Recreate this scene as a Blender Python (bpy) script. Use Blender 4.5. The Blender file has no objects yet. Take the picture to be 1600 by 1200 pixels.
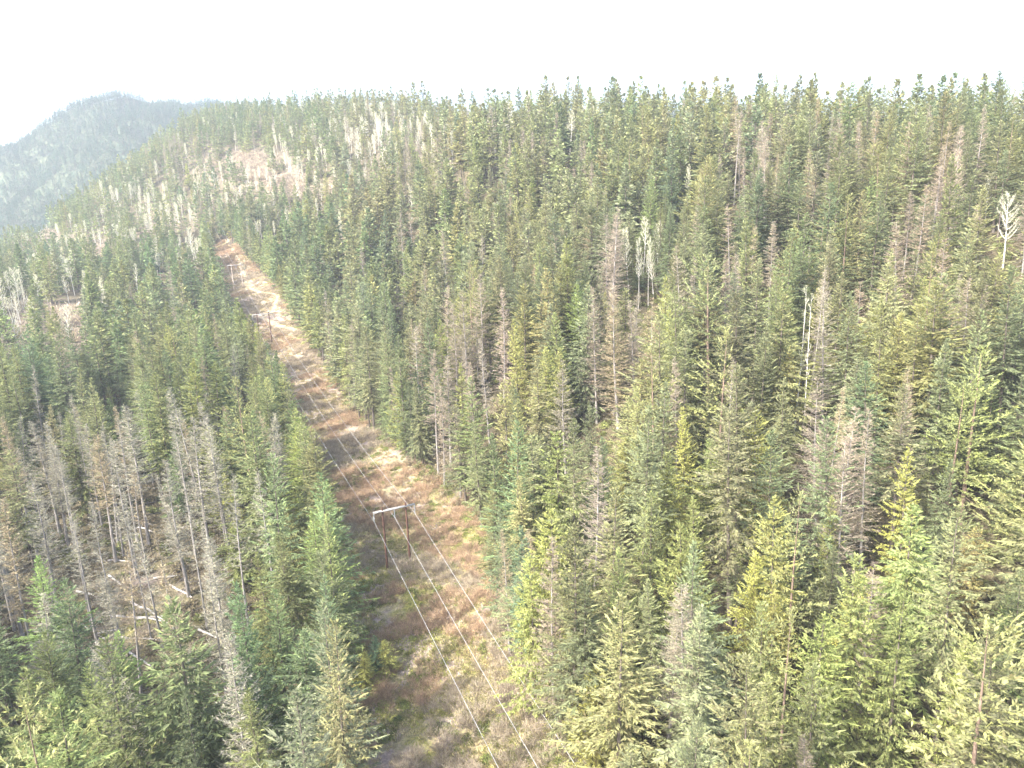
import bpy, math, random
import numpy as np
from mathutils import Vector, Matrix

# ------------------------------------------------------------------ camera
PW, PH = 1600.0, 1200.0
FOC = 1100.0                      # focal length in photo pixels
PITCH, ROLL = math.radians(13.0), math.radians(2.4)
CAM = np.array([0.0, 0.0, 80.0])
scene = bpy.context.scene
col = scene.collection
fw = np.array([0, math.cos(PITCH), -math.sin(PITCH)])
u0 = np.array([0, math.sin(PITCH), math.cos(PITCH)])
r0 = np.array([1.0, 0, 0])
rt = math.cos(ROLL) * r0 - math.sin(ROLL) * u0
up = math.sin(ROLL) * r0 + math.cos(ROLL) * u0
cam_data = bpy.data.cameras.new("camera")
cam_data.sensor_width = 36.0
cam_data.lens = 36.0 * FOC / PW
cam_data.clip_start, cam_data.clip_end = 0.5, 12000
cam = bpy.data.objects.new("camera", cam_data)
M = Matrix.Identity(4)
for i in range(3):
    M[i][0], M[i][1], M[i][2], M[i][3] = rt[i], up[i], -fw[i], CAM[i]
cam.matrix_world = M
col.objects.link(cam)
scene.camera = cam

# ------------------------------------------------------------------ light
SUN_EL = math.radians(44.0)
SUN_DIR = np.array([-0.82, -0.57])                     # horizontal direction towards the sun
SUN_DIR = SUN_DIR / np.linalg.norm(SUN_DIR)
sv = Vector((SUN_DIR[0] * math.cos(SUN_EL), SUN_DIR[1] * math.cos(SUN_EL), math.sin(SUN_EL)))
sun = bpy.data.lights.new("sun", "SUN")
sun.energy, sun.angle, sun.color = 2.9, math.radians(0.5), (1.0, 0.955, 0.88)
sun_ob = bpy.data.objects.new("sun", sun)
sun_ob.rotation_euler = sv.to_track_quat("Z", "Y").to_euler()
sun_ob.location = (0, 0, 900)
col.objects.link(sun_ob)
world = bpy.data.worlds.new("World")
scene.world = world
world.use_nodes = True
wn = world.node_tree
sky = wn.nodes.new("ShaderNodeTexSky")
sky.sky_type = "NISHITA"
sky.sun_disc = False
sky.sun_elevation = SUN_EL
sky.sun_rotation = math.atan2(SUN_DIR[0], SUN_DIR[1])
sky.air_density, sky.dust_density, sky.ozone_density = 1.0, 5.0, 1.0
wn.nodes["Background"].inputs[1].default_value = 0.15
wn.links.new(sky.outputs[0], wn.nodes["Background"].inputs[0])
scene.view_settings.view_transform = "Standard"
scene.view_settings.look = "None"
scene.view_settings.gamma = 1.0
scene.view_settings.exposure = 2.08
cy = scene.cycles
cy.max_bounces, cy.diffuse_bounces, cy.glossy_bounces = 5, 3, 1
cy.transmission_bounces, cy.volume_bounces, cy.transparent_max_bounces = 2, 1, 4
cy.use_denoising = True
cy.sample_clamp_indirect = 8.0

# ------------------------------------------------------------------ terrain
def ray(px, py):
    v = fw + (px - PW / 2) / FOC * rt - (py - PH / 2) / FOC * up
    return v
def pt(px, py, d):
    return CAM + d * ray(px, py)
def project(p):
    q = np.asarray(p) - CAM
    d = q @ fw
    dd = np.where(np.abs(d) < 1e-6, 1e-6, d)
    return PW / 2 + FOC * (q @ rt) / dd, PH / 2 - FOC * (q @ up) / dd, d

CP = [  # (photo x, photo y, distance along the view axis): ground seen in the photograph
    (612, 885, 147), (420, 535, 310), (372, 456, 395), (340, 372, 520), (640, 1050, 113), (660, 1180, 97),
    (690, 800, 166), (520, 640, 232), (200, 950, 130), (60, 1150, 100), (380, 900, 142), (350, 680, 215), (150, 700, 205),
    (60, 570, 300), (80, 470, 380), (250, 500, 340), (-150, 560, 330), (-200, 900, 150), (0, 450, 520),
    (150, 400, 520), (250, 330, 620), (380, 250, 640), (60, 385, 640), (-150, 480, 580),
    (600, 650, 226), (735, 610, 205), (550, 470, 330), (480, 380, 440), (500, 300, 500), (600, 300, 430),
    (700, 310, 360), (600, 196, 570), (450, 196, 690), (800, 450, 275), (800, 305, 340), (800, 216, 420),
    (950, 900, 120), (860, 1100, 97), (1110, 670, 146), (1110, 450, 205), (1100, 320, 258), (1100, 242, 325),
    (1435, 1120, 92), (1550, 850, 112), (1400, 600, 155), (1400, 450, 178), (1400, 335, 218), (1400, 262, 272),
    (1600, 340, 200), (1600, 270, 255), (1850, 700, 125), (1850, 350, 180), (1850, 280, 240), (1250, 590, 165),
    # shoulder and crest
    (-100, 455, 640), (0, 412, 700), (100, 352, 760), (200, 288, 830), (300, 210, 880), (390, 188, 850),
    # ground falling away out of sight behind the crest
    (-100, 540, 850), (0, 500, 900), (100, 430, 980), (200, 360, 1080), (300, 290, 1150), (400, 250, 1100),
    (500, 215, 900), (620, 218, 780), (800, 240, 590), (1100, 275, 460), (1400, 300, 390), (1850, 320, 350),
    (600, 300, 1150), (900, 300, 900), (1300, 300, 800), (1850, 300, 700),
]
P = np.array([pt(*c) for c in CP] + [(-300, -120, -10), (0, -120, -10), (200, -120, -15), (-80, 0, 0), (80, 20, -8),
                                     (260, 60, 20), (-420, 150, -10), (300, -50, 10)], dtype=float)
S = 100.0
def _u(r2):
    return 0.5 * r2 * np.log(r2 + 1e-9)
def _fit(P, lam):
    X = P[:, :2] / S
    n = len(X)
    K = _u(((X[:, None] - X[None]) ** 2).sum(-1)) + lam * np.eye(n)
    A = np.zeros((n + 3, n + 3))
    A[:n, :n] = K
    A[:n, n] = 1
    A[:n, n + 1:] = X
    A[n:, :n] = A[:n, n:].T
    return X, np.linalg.solve(A, np.r_[P[:, 2], 0, 0, 0])
TX, TW = _fit(P, 0.02)
def wob(x, y):
    return (0.55 * np.sin(x * .31 + 1.3 * np.sin(y * .17)) * np.sin(y * .27 + 1.1 * np.sin(x * .13))
            + 0.22 * np.sin(x * .93 + 2 * np.sin(y * .41)) * np.sin(y * .81 + x * .3)
            + 1.6 * np.sin(x * .043 + 1.1) * np.sin(y * .037 + np.sin(x * .021)))
def tz(x, y):
    x, y = np.asarray(x, float), np.asarray(y, float)
    sh = np.broadcast(x, y).shape
    q = np.stack([np.broadcast_to(x, sh).ravel(), np.broadcast_to(y, sh).ravel()], 1)
    out = np.empty(len(q))
    for a in range(0, len(q), 20000):
        b = q[a:a + 20000] / S
        out[a:a + 20000] = _u(((b[:, None] - TX[None]) ** 2).sum(-1)) @ TW[:-3] + TW[-3] + b @ TW[-2:]
    return (out + wob(q[:, 0], q[:, 1])).reshape(sh)
def hit(px, py, lift=0.0, d0=60.0, d1=1300.0):
    """the ground point whose spot LIFT metres above it shows at this place of the photograph"""
    d = np.linspace(d0, d1, 2500)
    p = CAM + d[:, None] * ray(px, py)
    g = p[:, 2] - (tz(p[:, 0], p[:, 1]) + lift)
    k = np.where((g[:-1] > 0) & (g[1:] <= 0))[0]
    if len(k) == 0:
        return None
    k = k[0]
    t = g[k] / (g[k] - g[k + 1])
    q = p[k] * (1 - t) + p[k + 1] * t
    return np.array([q[0], q[1], float(tz(q[0], q[1]))])

# ------------------------------------------------------------------ corridor of the power line
LP = np.array([-25.0, 134.0])
LD = np.array([-0.43, 0.903])
LD = LD / np.linalg.norm(LD)
LN = np.array([LD[1], -LD[0]])       # to the right of the line
LD0 = ray(307, 266)[:2]
LD0 = LD0 / np.linalg.norm(LD0)
LN0 = np.array([LD0[1], -LD0[0]])
def corr(x, y):
    q = np.stack([np.asarray(x, float) - LP[0], np.asarray(y, float) - LP[1]], -1)
    s, t = q @ LD, q @ LN
    near = s < 0                       # the line bends a little at the nearest frame
    return np.where(near, q @ LD0, s), np.where(near, q @ LN0, t)
def on_line(s, t):
    s, t = np.asarray(s, float), np.asarray(t, float)
    return np.where((s < 0)[..., None], LP + s[..., None] * LD0 + t[..., None] * LN0, LP + s[..., None] * LD + t[..., None] * LN)
_cs = [-400, -60, -36, -15, 12, 60, 190, 300, 420, 436]
_cl = [-20, -19.5, -16.5, -14, -12, -9.5, -11, -11, -5, 0]
_cr = [4, 4, 6.5, 15, 19, 13.5, 15, 15, 8, 0]
def in_corr(x, y, grow=0.0):
    s, t = corr(x, y)
    return (t > np.interp(s, _cs, _cl) - grow) & (t < np.interp(s, _cs, _cr) + grow) & (s < 436)

# ------------------------------------------------------------------ materials
def new_mat(name, rough=0.8):
    m = bpy.data.materials.new(name)
    m.use_nodes = True
    b = m.node_tree.nodes["Principled BSDF"]
    b.inputs["Roughness"].default_value = rough
    b.inputs["Specular IOR Level"].default_value = 0.25
    return m, m.node_tree, b
def N(nt, typ, **kw):
    n = nt.nodes.new(typ)
    for k, v in kw.items():
        if isinstance(k, str) and k.startswith("i_"):
            n.inputs[int(k[2:])].default_value = v
        else:
            setattr(n, k, v)
    return n
def ramp(nt, stops):
    r = nt.nodes.new("ShaderNodeValToRGB")
    e = r.color_ramp.elements
    while len(e) < len(stops):
        e.new(0.5)
    for k, (p, c) in enumerate(stops):
        e[k].position = p
        e[k].color = (*c, 1)
    return r
def noise(nt, scale, detail=4, rough=.6, vec=None):
    n = nt.nodes.new("ShaderNodeTexNoise")
    n.inputs["Scale"].default_value = scale
    n.inputs["Detail"].default_value = detail
    n.inputs["Roughness"].default_value = rough
    if vec:
        nt.links.new(vec, n.inputs["Vector"])
    return n
def mix(nt, a, b, fac, mode="MIX"):
    m = nt.nodes.new("ShaderNodeMix")
    m.data_type = "RGBA"
    m.blend_type = mode
    for s, v in ((6, a), (7, b), (0, fac)):
        if hasattr(v, "is_linked") or hasattr(v, "links"):
            nt.links.new(v, m.inputs[s])
        else:
            m.inputs[s].default_value = (*v, 1) if isinstance(v, tuple) else v
    return m.outputs[2]

def leaf_mat(name, translucent=0.34, amount=0.45):
    """needles: per-tree tint (from the tree itself) times a per-spray variation stored in the mesh"""
    m, nt, b = new_mat(name, 0.62)
    ta = N(nt, "ShaderNodeAttribute", attribute_type="INSTANCER", attribute_name="tint")
    va = N(nt, "ShaderNodeAttribute", attribute_type="GEOMETRY", attribute_name="vary")
    mr = N(nt, "ShaderNodeMapRange")
    mr.inputs[3].default_value = 1.0 - amount
    mr.inputs[4].default_value = 1.0 + amount
    nt.links.new(va.outputs["Fac"], mr.inputs[0])
    hue = ramp(nt, [(0.0, (.86, .74, .66)), (.45, (.66, .68, .60)), (1.0, (.78, .80, .56))])   # old brownish needles, mid, fresh tips
    nt.links.new(va.outputs["Fac"], hue.inputs[0])
    hs = N(nt, "ShaderNodeVectorMath", operation="MULTIPLY")
    nt.links.new(ta.outputs["Vector"], hs.inputs[0])
    nt.links.new(hue.outputs[0], hs.inputs[1])
    sc = N(nt, "ShaderNodeVectorMath", operation="SCALE")
    nt.links.new(hs.outputs[0], sc.inputs[0])
    mr.inputs[3].default_value, mr.inputs[4].default_value = (1.0 - amount) * 1.45, (1.0 + amount) * 1.45
    nt.links.new(mr.outputs[0], sc.inputs["Scale"])
    nt.links.new(sc.outputs[0], b.inputs["Base Color"])
    if translucent > 0:
        t = N(nt, "ShaderNodeBsdfTranslucent")
        nt.links.new(sc.outputs[0], t.inputs[0])
        mx = N(nt, "ShaderNodeMixShader")
        mx.inputs[0].default_value = translucent
        nt.links.new(b.outputs[0], mx.inputs[1])
        nt.links.new(t.outputs[0], mx.inputs[2])
        nt.links.new(mx.outputs[0], nt.nodes["Material Output"].inputs[0])
    return m
def bark_mat(name, stops, scale=3.0, stretch=0.25):
    m, nt, b = new_mat(name, 0.9)
    tc = N(nt, "ShaderNodeTexCoord")
    mp = N(nt, "ShaderNodeMapping")
    mp.inputs["Scale"].default_value = (1, 1, stretch)
    nt.links.new(tc.outputs["Object"], mp.inputs[0])
    n = noise(nt, scale, 5, .65, mp.outputs[0])
    r = ramp(nt, stops)
    nt.links.new(n.outputs[0], r.inputs[0])
    nt.links.new(r.outputs[0], b.inputs["Base Color"])
    return m
MAT = {
    "needles": leaf_mat("conifer_needles"),
    "sprays": leaf_mat("cedar_sprays", 0.45, 0.5),
    "twigs": leaf_mat("bare_twigs", 0.1, 0.35),
    "bark": bark_mat("conifer_bark", [(0.3, (.09, .075, .062)), (.7, (.22, .19, .165))]),
    "grey_bark": bark_mat("weathered_bark", [(0.3, (.17, .155, .145)), (.7, (.42, .395, .375))]),
    "red_bark": bark_mat("pine_bark", [(0.3, (.14, .10, .08)), (.7, (.33, .245, .19))]),
    "birch_bark": bark_mat("birch_bark", [(0.33, (.12, .11, .1)), (.42, (.62, .60, .55)), (.8, (.80, .78, .73))], 5.0, 1.6),
}

# terrain material: forest floor, and dry grass with moss and bare soil where the forest is cut
m, nt, b = new_mat("forest_ground", 0.95)
MAT["ground"] = m
tc = N(nt, "ShaderNodeTexCoord")
co = tc.outputs["Object"]
na, nb, nc, nd = noise(nt, .12, 5, .65, co), noise(nt, .55, 6, .7, co), noise(nt, 2.2, 5, .7, co), noise(nt, .045, 4, .6, co)
ra = ramp(nt, [(.30, (.24, .19, .16)), (.45, (.39, .315, .26)), (.58, (.48, .40, .30)), (.72, (.54, .46, .35))])
nt.links.new(nb.outputs[0], ra.inputs[0])
rb = ramp(nt, [(.35, (.21, .165, .15)), (.65, (.44, .36, .31))])
nt.links.new(nc.outputs[0], rb.inputs[0])
fa = ramp(nt, [(.42, (0, 0, 0)), (.58, (1, 1, 1))])
nt.links.new(na.outputs[0], fa.inputs[0])
open_a = mix(nt, rb.outputs[0], ra.outputs[0], fa.outputs[0])
gm = ramp(nt, [(.50, (0, 0, 0)), (.62, (1, 1, 1))])
nt.links.new(nd.outputs[0], gm.inputs[0])
gc = ramp(nt, [(.35, (.11, .12, .03)), (.65, (.36, .34, .10))])
nt.links.new(nc.outputs[0], gc.inputs[0])
ga = N(nt, "ShaderNodeAttribute", attribute_type="GEOMETRY", attribute_name="moss")
gmm = N(nt, "ShaderNodeMath", operation="MULTIPLY")
nt.links.new(ga.outputs["Fac"], gmm.inputs[0])
nt.links.new(fa.outputs[0], gmm.inputs[1])
open_b = mix(nt, open_a, gc.outputs[0], gmm.outputs[0])
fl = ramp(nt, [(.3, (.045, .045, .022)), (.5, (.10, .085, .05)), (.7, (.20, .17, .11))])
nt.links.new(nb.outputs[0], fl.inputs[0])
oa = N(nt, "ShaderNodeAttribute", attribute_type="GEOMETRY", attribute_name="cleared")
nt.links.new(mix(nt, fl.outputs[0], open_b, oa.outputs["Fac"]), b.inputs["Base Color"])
bp = N(nt, "ShaderNodeBump")
bp.inputs["Strength"].default_value = 0.8
bp.inputs["Distance"].default_value = 0.5
nt.links.new(nc.outputs[0], bp.inputs["Height"])
nt.links.new(bp.outputs[0], b.inputs["Normal"])

MAT["far_ground"] = bark_mat("far_hill_undergrowth", [(.35, (.05, .075, .04)), (.7, (.12, .14, .08))], .05, 1.0)

# ------------------------------------------------------------------ mesh helpers
def link_mesh(name, V, F, mats, vary=None, fm=None, attrs=None, smooth=False, link=True):
    """V (n,3); F is a list of (m,k) integer arrays, one per polygon size"""
    me = bpy.data.meshes.new(name)
    F = [np.asarray(f, np.int32) for f in F if len(f)]
    tot = np.concatenate([np.full(len(f), f.shape[1], np.int32) for f in F])
    loops = np.concatenate([f.ravel() for f in F])
    me.vertices.add(len(V))
    me.vertices.foreach_set("co", np.asarray(V, np.float32).ravel())
    me.loops.add(len(loops))
    me.loops.foreach_set("vertex_index", loops)
    me.polygons.add(len(tot))
    me.polygons.foreach_set("loop_start", np.r_[0, np.cumsum(tot)[:-1]].astype(np.int32))
    me.polygons.foreach_set("loop_total", tot)
    for mm in mats:
        me.materials.append(mm)
    if fm is not None:
        me.polygons.foreach_set("material_index", np.asarray(fm, np.int32))
    if smooth:
        me.polygons.foreach_set("use_smooth", np.ones(len(tot), bool))
    if vary is not None:
        a = me.attributes.new("vary", "FLOAT", "FACE")
        a.data.foreach_set("value", np.asarray(vary, np.float32))
    for k, v in (attrs or {}).items():
        a = me.attributes.new(k, "FLOAT", "POINT")
        a.data.foreach_set("value", np.asarray(v, np.float32))
    me.update(calc_edges=True)
    me.validate()
    return me
class Geo:
    """collects quads/tubes, with a per-face variation value and a material index"""
    def __init__(s):
        s.V, s.F, s.va, s.m, s.n = [], [], [], [], 0
    def quads(s, Q, va, mi=0):
        n = len(Q)
        if n == 0:
            return
        s.V.append(Q.reshape(-1, 3))
        s.F.append(np.arange(n * 4).reshape(n, 4) + s.n)
        s.va.append(np.broadcast_to(va, (n,)))
        s.m.append(np.full(n, mi))
        s.n += n * 4
    def tube(s, pts, rad, k=6, mi=0, va=.5):
        pts, rad = np.asarray(pts, float), np.asarray(rad, float)
        t = np.gradient(pts, axis=0)
        t /= np.linalg.norm(t, axis=1)[:, None] + 1e-9
        a = np.cross(t, np.where(np.abs(t[:, 2:3]) > .9, [[1., 0, 0]], [[0, 0, 1.]]))
        a /= np.linalg.norm(a, axis=1)[:, None] + 1e-9
        c = np.cross(t, a)
        th = np.arange(k) / k * 2 * np.pi
        R = pts[:, None] + rad[:, None, None] * (np.cos(th)[None, :, None] * a[:, None] + np.sin(th)[None, :, None] * c[:, None])
        s.V.append(R.reshape(-1, 3))
        i, j = np.meshgrid(np.arange(len(pts) - 1), np.arange(k), indexing="ij")
        f = np.stack([i * k + j, i * k + (j + 1) % k, (i + 1) * k + (j + 1) % k, (i + 1) * k + j], -1).reshape(-1, 4) + s.n
        s.F.append(f)
        s.va.append(np.full(len(f), va))
        s.m.append(np.full(len(f), mi))
        s.n += R.shape[0] * k
    def box(s, c, ax, half, mi=0, va=.5):
        c = np.asarray(c, float)
        ax = [np.asarray(a, float) for a in ax]
        v = np.array([c + sx * half[0] * ax[0] + sy * half[1] * ax[1] + sz * half[2] * ax[2]
                      for sx in (-1, 1) for sy in (-1, 1) for sz in (-1, 1)])
        f = np.array([(0, 1, 3, 2), (4, 6, 7, 5), (0, 4, 5, 1), (2, 3, 7, 6), (0, 2, 6, 4), (1, 5, 7, 3)]) + s.n
        s.V.append(v)
        s.F.append(f)
        s.va.append(np.full(6, va))
        s.m.append(np.full(6, mi))
        s.n += 8
    def mesh(s, name, mats, smooth=False):
        return link_mesh(name, np.concatenate(s.V), [np.concatenate(s.F)], mats, np.concatenate(s.va), np.concatenate(s.m), smooth=smooth)
    def merged(s, o):
        g = Geo()
        for a, k in ((s, 0), (o, 1)):
            for v, f, va, m_ in zip(a.V, a.F, a.va, a.m):
                g.V.append(v)
                g.F.append(f + g.n)
                g.va.append(va)
                g.m.append(m_ + k)
            g.n += a.n
        return g
def unit(v):
    return v / (np.linalg.norm(v, axis=-1, keepdims=True) + 1e-9)
def kites(root, dirn, side, L, W, belly=0.45):
    """flat leaf-shaped quads: root, left, tip, right"""
    L, W = L[:, None], W[:, None]
    mid = root + dirn * L * belly
    return np.stack([root, mid - side * W / 2, root + dirn * L, mid + side * W / 2], 1)

# ------------------------------------------------------------------ tree models (unit: metres, base at the origin)
def trunk_geo(rng, h, r, sway=0.25, top=0.985, k=7, seg=9, power=1.0):
    g = Geo()
    z = np.linspace(-1.2, h * top, seg)
    t = np.clip(z / h, 0, 1)
    ph = rng.uniform(0, 6.28, 2)
    pts = np.stack([sway * np.sin(t * 3 + ph[0]) - sway * np.sin(ph[0]), sway * np.sin(t * 2.5 + ph[1]) - sway * np.sin(ph[1]), z], 1)
    g.tube(pts, np.maximum(r * (1 - t) ** power, 0.02) * np.where(z < 0.3, 1.25, 1.0), k)
    return g, lambda zz: np.stack([np.interp(zz, z, pts[:, 0]), np.interp(zz, z, pts[:, 1]), zz], -1)

def conifer(seed, h=30, R=3.2, start=.2, nb=230, ks=8, droop=-22, lift=38, curl=.15, sl=.64, sw=.27, gap=.16, tuft=0.0,
            prof=.95, ragged=.3, hang=0.25, live=1.0):
    rng = np.random.default_rng(seed)
    tg, axis = trunk_geo(rng, h, h * .0125)
    g = Geo()
    t = np.sort(rng.uniform(0, 1, nb)) ** .92
    # whorls: branches bunch a little at even heights, which opens dark gaps between the layers
    lay = np.round(t * h / 1.15) * 1.15 / h
    t = np.clip(t * .45 + lay * .55 + rng.normal(0, .004, nb), 0, .995)
    z = h * (start + (1 - start) * t)
    az = rng.uniform(0, 2 * np.pi, nb)
    side_gain = 1 + .18 * np.cos(az - rng.uniform(0, 6.28)) + .12 * np.cos(2 * az - rng.uniform(0, 6.28)) 
    lump = 1 + .3 * np.sin(az * 2 + t * 17 + seed) * np.sin(t * 23 + seed * 1.7)
    L = R * ((1 - t) ** prof * .93 + .05) * np.minimum(1, (t + .12) / .25) ** .6 * side_gain * lump * rng.uniform(1 - ragged * 1.6, 1 + ragged * .5, nb)
    L = np.maximum(L, .28)
    el = np.radians(droop + (lift - droop) * t ** 1.4 + rng.normal(0, 8, nb))
    out = np.stack([np.cos(az), np.sin(az), np.zeros(nb)], 1)
    B = axis(z)
    def on(i, s):
        return B[i] + out[i] * (L[i] * s * np.cos(el[i]))[:, None] + np.array([0, 0, 1.]) * (L[i] * (s * np.sin(el[i]) + curl * s * s))[:, None]
    cnt = np.maximum(2, np.round(ks * (L / R) ** .8)).astype(int)
    i = np.repeat(np.arange(nb), cnt)
    s = rng.uniform(.02, 1.0, len(i)) ** .85
    if tuft > 0:
        s = np.where(rng.uniform(0, 1, len(i)) < tuft, rng.choice([.55, .8, .97], len(i)) + rng.normal(0, .05, len(i)), s)
    base = on(i, s)
    along = unit(on(i, s + .05) - on(i, s - .05))
    sd = unit(np.cross(along, [0, 0, 1.]))
    for sgn in (-1, 1):
        a = np.radians(rng.uniform(15, 75, len(i)))[:, None] * sgn
        d = along * np.cos(a) + sd * np.sin(a)
        d[:, 2] -= hang * rng.uniform(.2, 1.4, len(i))
        if tuft > 0:
            d += rng.normal(0, .55 * tuft, d.shape)
        d = unit(d)
        nrm = unit(np.array([0, 0, 1.]) + rng.normal(0, .55, d.shape))
        w = unit(np.cross(d, nrm))
        l = sl * rng.uniform(.6, 1.25, len(i)) * (1.1 - .35 * s) * np.clip(L[i] / R + .45, .45, 1.2)
        g.quads(kites(base, d, w, l, l * sw * rng.uniform(.7, 1.35, len(i))), np.clip(rng.normal(.5, .26, len(i)) + .15 * (s - .5), 0, 1))
    # branch tips and the leader
    ii = np.arange(nb)
    b1, b2 = on(ii, np.full(nb, .72)), on(ii, np.full(nb, 1.06))
    d = unit(b2 - b1)
    g.quads(kites(b1, d, unit(np.cross(d, rng.normal(0, 1, d.shape))), np.linalg.norm(b2 - b1, axis=1) + sl * .5, np.full(nb, sl * sw * 1.1)), rng.uniform(.3, 1, nb))
    n = 16
    zz = np.linspace(h * .955, h * 1.0, n)
    dd = unit(np.stack([rng.normal(0, .5, n), rng.normal(0, .5, n), np.ones(n)], 1))
    g.quads(kites(axis(zz), dd, unit(np.cross(dd, rng.normal(0, 1, dd.shape))), np.full(n, sl * .7), np.full(n, sl * .3)), .6)
    # dead lower limbs on the stem
    nd = 12
    zl = rng.uniform(.05, start + .08, nd) * h
    al = rng.uniform(0, 6.28, nd)
    for q in range(nd):
        o = np.array([np.cos(al[q]), np.sin(al[q]), -.25])
        p0 = axis(np.array([zl[q]]))[0]
        tg.tube([p0, p0 + o * R * .2, p0 + o * R * .42 + [0, 0, -.15]], [.05, .035, .012], 3)
    return tg, g

def dead_conifer(seed, h=28, R=3.2, start=.3, nb=200, ks=11, twig=.06):
    rng = np.random.default_rng(seed)
    tg, axis = trunk_geo(rng, h, h * .0108, .35)
    g = Geo()
    t = np.sort(rng.uniform(0, 1, nb))
    z = h * (start + (1 - start) * t)
    az = rng.uniform(0, 6.2832, nb)
    L = R * ((1 - t) ** .75 + .05) * np.minimum(1, (t + .2) / .3) * rng.uniform(.45, 1.15, nb)
    el = np.radians(-12 + 42 * t + rng.normal(0, 10, nb))
    out = np.stack([np.cos(az), np.sin(az), np.zeros(nb)], 1)
    B = axis(z)
    def on(i, s):
        return B[i] + out[i] * (L[i] * s * np.cos(el[i]))[:, None] + np.array([0, 0, 1.]) * (L[i] * (s * np.sin(el[i]) + .18 * s * s))[:, None]
    ii = np.arange(nb)
    p = [on(ii, np.full(nb, s)) for s in (0, .5, 1.0)]
    for a, b_, w in ((0, 1, .085), (1, 2, .05)):
        d = p[b_] - p[a]
        for up_ in ([0, 0, 1.], None):
            sd = unit(np.cross(d, [0, 0, 1.])) if up_ else unit(np.cross(d, np.cross(d, [0, 0, 1.])))
            W = np.minimum(w, L / 14)[:, None]
            g.quads(np.stack([p[a] - sd * W / 2, p[b_] - sd * W * .3, p[b_] + sd * W * .3, p[a] + sd * W / 2], 1), rng.uniform(.3, .9, nb))
    cnt = np.maximum(2, np.round(ks * L / R * 1.5)).astype(int)
    i = np.repeat(ii, cnt)
    s = rng.uniform(.15, 1, len(i))
    base = on(i, s)
    along = unit(on(i, s + .05) - on(i, s - .05))
    sd = unit(np.cross(along, [0, 0, 1.]))
    for sgn in (-1, 1):
        a = np.radians(rng.uniform(25, 80, len(i)))[:, None] * sgn
        d = unit(along * np.cos(a) + sd * np.sin(a) + rng.normal(0, .28, (len(i), 3)))
        w = unit(np.cross(d, rng.normal(0, 1, d.shape)))
        l = rng.uniform(.4, 1.0, len(i)) * (1.15 - .5 * s) * .95
        g.quads(kites(base, d, w, l, l * 0 + twig * rng.uniform(.7, 1.5, len(i)), .3), rng.uniform(.1, 1, len(i)))
    nd = 14
    zl = rng.uniform(.04, start, nd) * h
    for q in range(nd):
        a = rng.uniform(0, 6.28)
        o = np.array([np.cos(a), np.sin(a), rng.uniform(-.4, .2)])
        p0 = axis(np.array([zl[q]]))[0]
        tg.tube([p0, p0 + o * R * .3, p0 + o * R * rng.uniform(.4, .8)], [.05, .03, .01], 3)
    return tg, g

def birch(seed, h=24, R=3.0, nl=22, tw=26, fork=0.42, tww=.06):
    rng = np.random.default_rng(seed)
    tg, axis = trunk_geo(rng, h, h * .0105, .7, .97, 7, 10, .85)
    g = Geo()
    for q in range(nl):
        t = fork + (1 - fork) * (q + rng.uniform(0, 1)) / nl * .93
        p0 = axis(np.array([h * t]))[0]
        a = q * 2.4 + rng.uniform(-.5, .5)
        L = R * 1.9 * (1.08 - t) ** .6 * rng.uniform(.7, 1.15)
        o = np.array([np.cos(a), np.sin(a), 0])
        sp = np.linspace(0, 1, 5)
        pts = p0 + o * (L * .62 * sp ** .8)[:, None] + np.array([0, 0, 1.]) * (L * .95 * sp ** 1.25)[:, None] + rng.normal(0, .08, (5, 3)) * sp[:, None]
        r = h * .0042 * (1.15 - t)
        tg.tube(pts, np.maximum(r * (1 - sp) ** .8 * 2.2, .022), 4)
        s = rng.uniform(.2, 1, tw)
        base = np.stack([np.interp(s, sp, pts[:, c]) for c in range(3)], 1)
        d = unit(o * .5 + np.array([0, 0, 1.1]) + rng.normal(0, .55, (tw, 3)))
        l = rng.uniform(.7, 1.9, tw) * (1.2 - .5 * s)
        for rep in range(2):
            w = unit(np.cross(d, rng.normal(0, 1, d.shape)))
            g.quads(kites(base, d, w, l, np.full(tw, tww), .2), rng.uniform(.3, 1, tw))
        b2 = base + d * l[:, None] * .5
        for rep in range(3):
            d2 = unit(d + rng.normal(0, .5, d.shape))
            w = unit(np.cross(d2, rng.normal(0, 1, d.shape)))
            g.quads(kites(b2, d2, w, l * .6, np.full(tw, tww * .75), .2), rng.uniform(.3, 1, tw))
    return tg, g

def brush(seed, R=1.2, n=70, w=.035):
    rng = np.random.default_rng(seed)
    g = Geo()
    a = rng.uniform(0, 6.28, n)
    rr = np.sqrt(rng.uniform(0, 1, n)) * R * .5
    base = np.stack([np.cos(a) * rr, np.sin(a) * rr, np.full(n, -.1)], 1)
    d = unit(np.stack([np.cos(a) * .6, np.sin(a) * .6, np.ones(n)], 1) + rng.normal(0, .35, (n, 3)))
    l = rng.uniform(.5, 1.3, n) * R
    g.quads(kites(base, d, unit(np.cross(d, rng.normal(0, 1, d.shape))), l, np.full(n, w * 1.5), .3), rng.uniform(.2, 1, n))
    for k in range(3):
        s = rng.uniform(.3, .9, n)
        d2 = unit(d + rng.normal(0, .6, d.shape))
        g.quads(kites(base + d * (l * s)[:, None], d2, unit(np.cross(d2, rng.normal(0, 1, d.shape))), l * .5, np.full(n, w), .3), rng.uniform(.1, 1, n))
    return g
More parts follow.
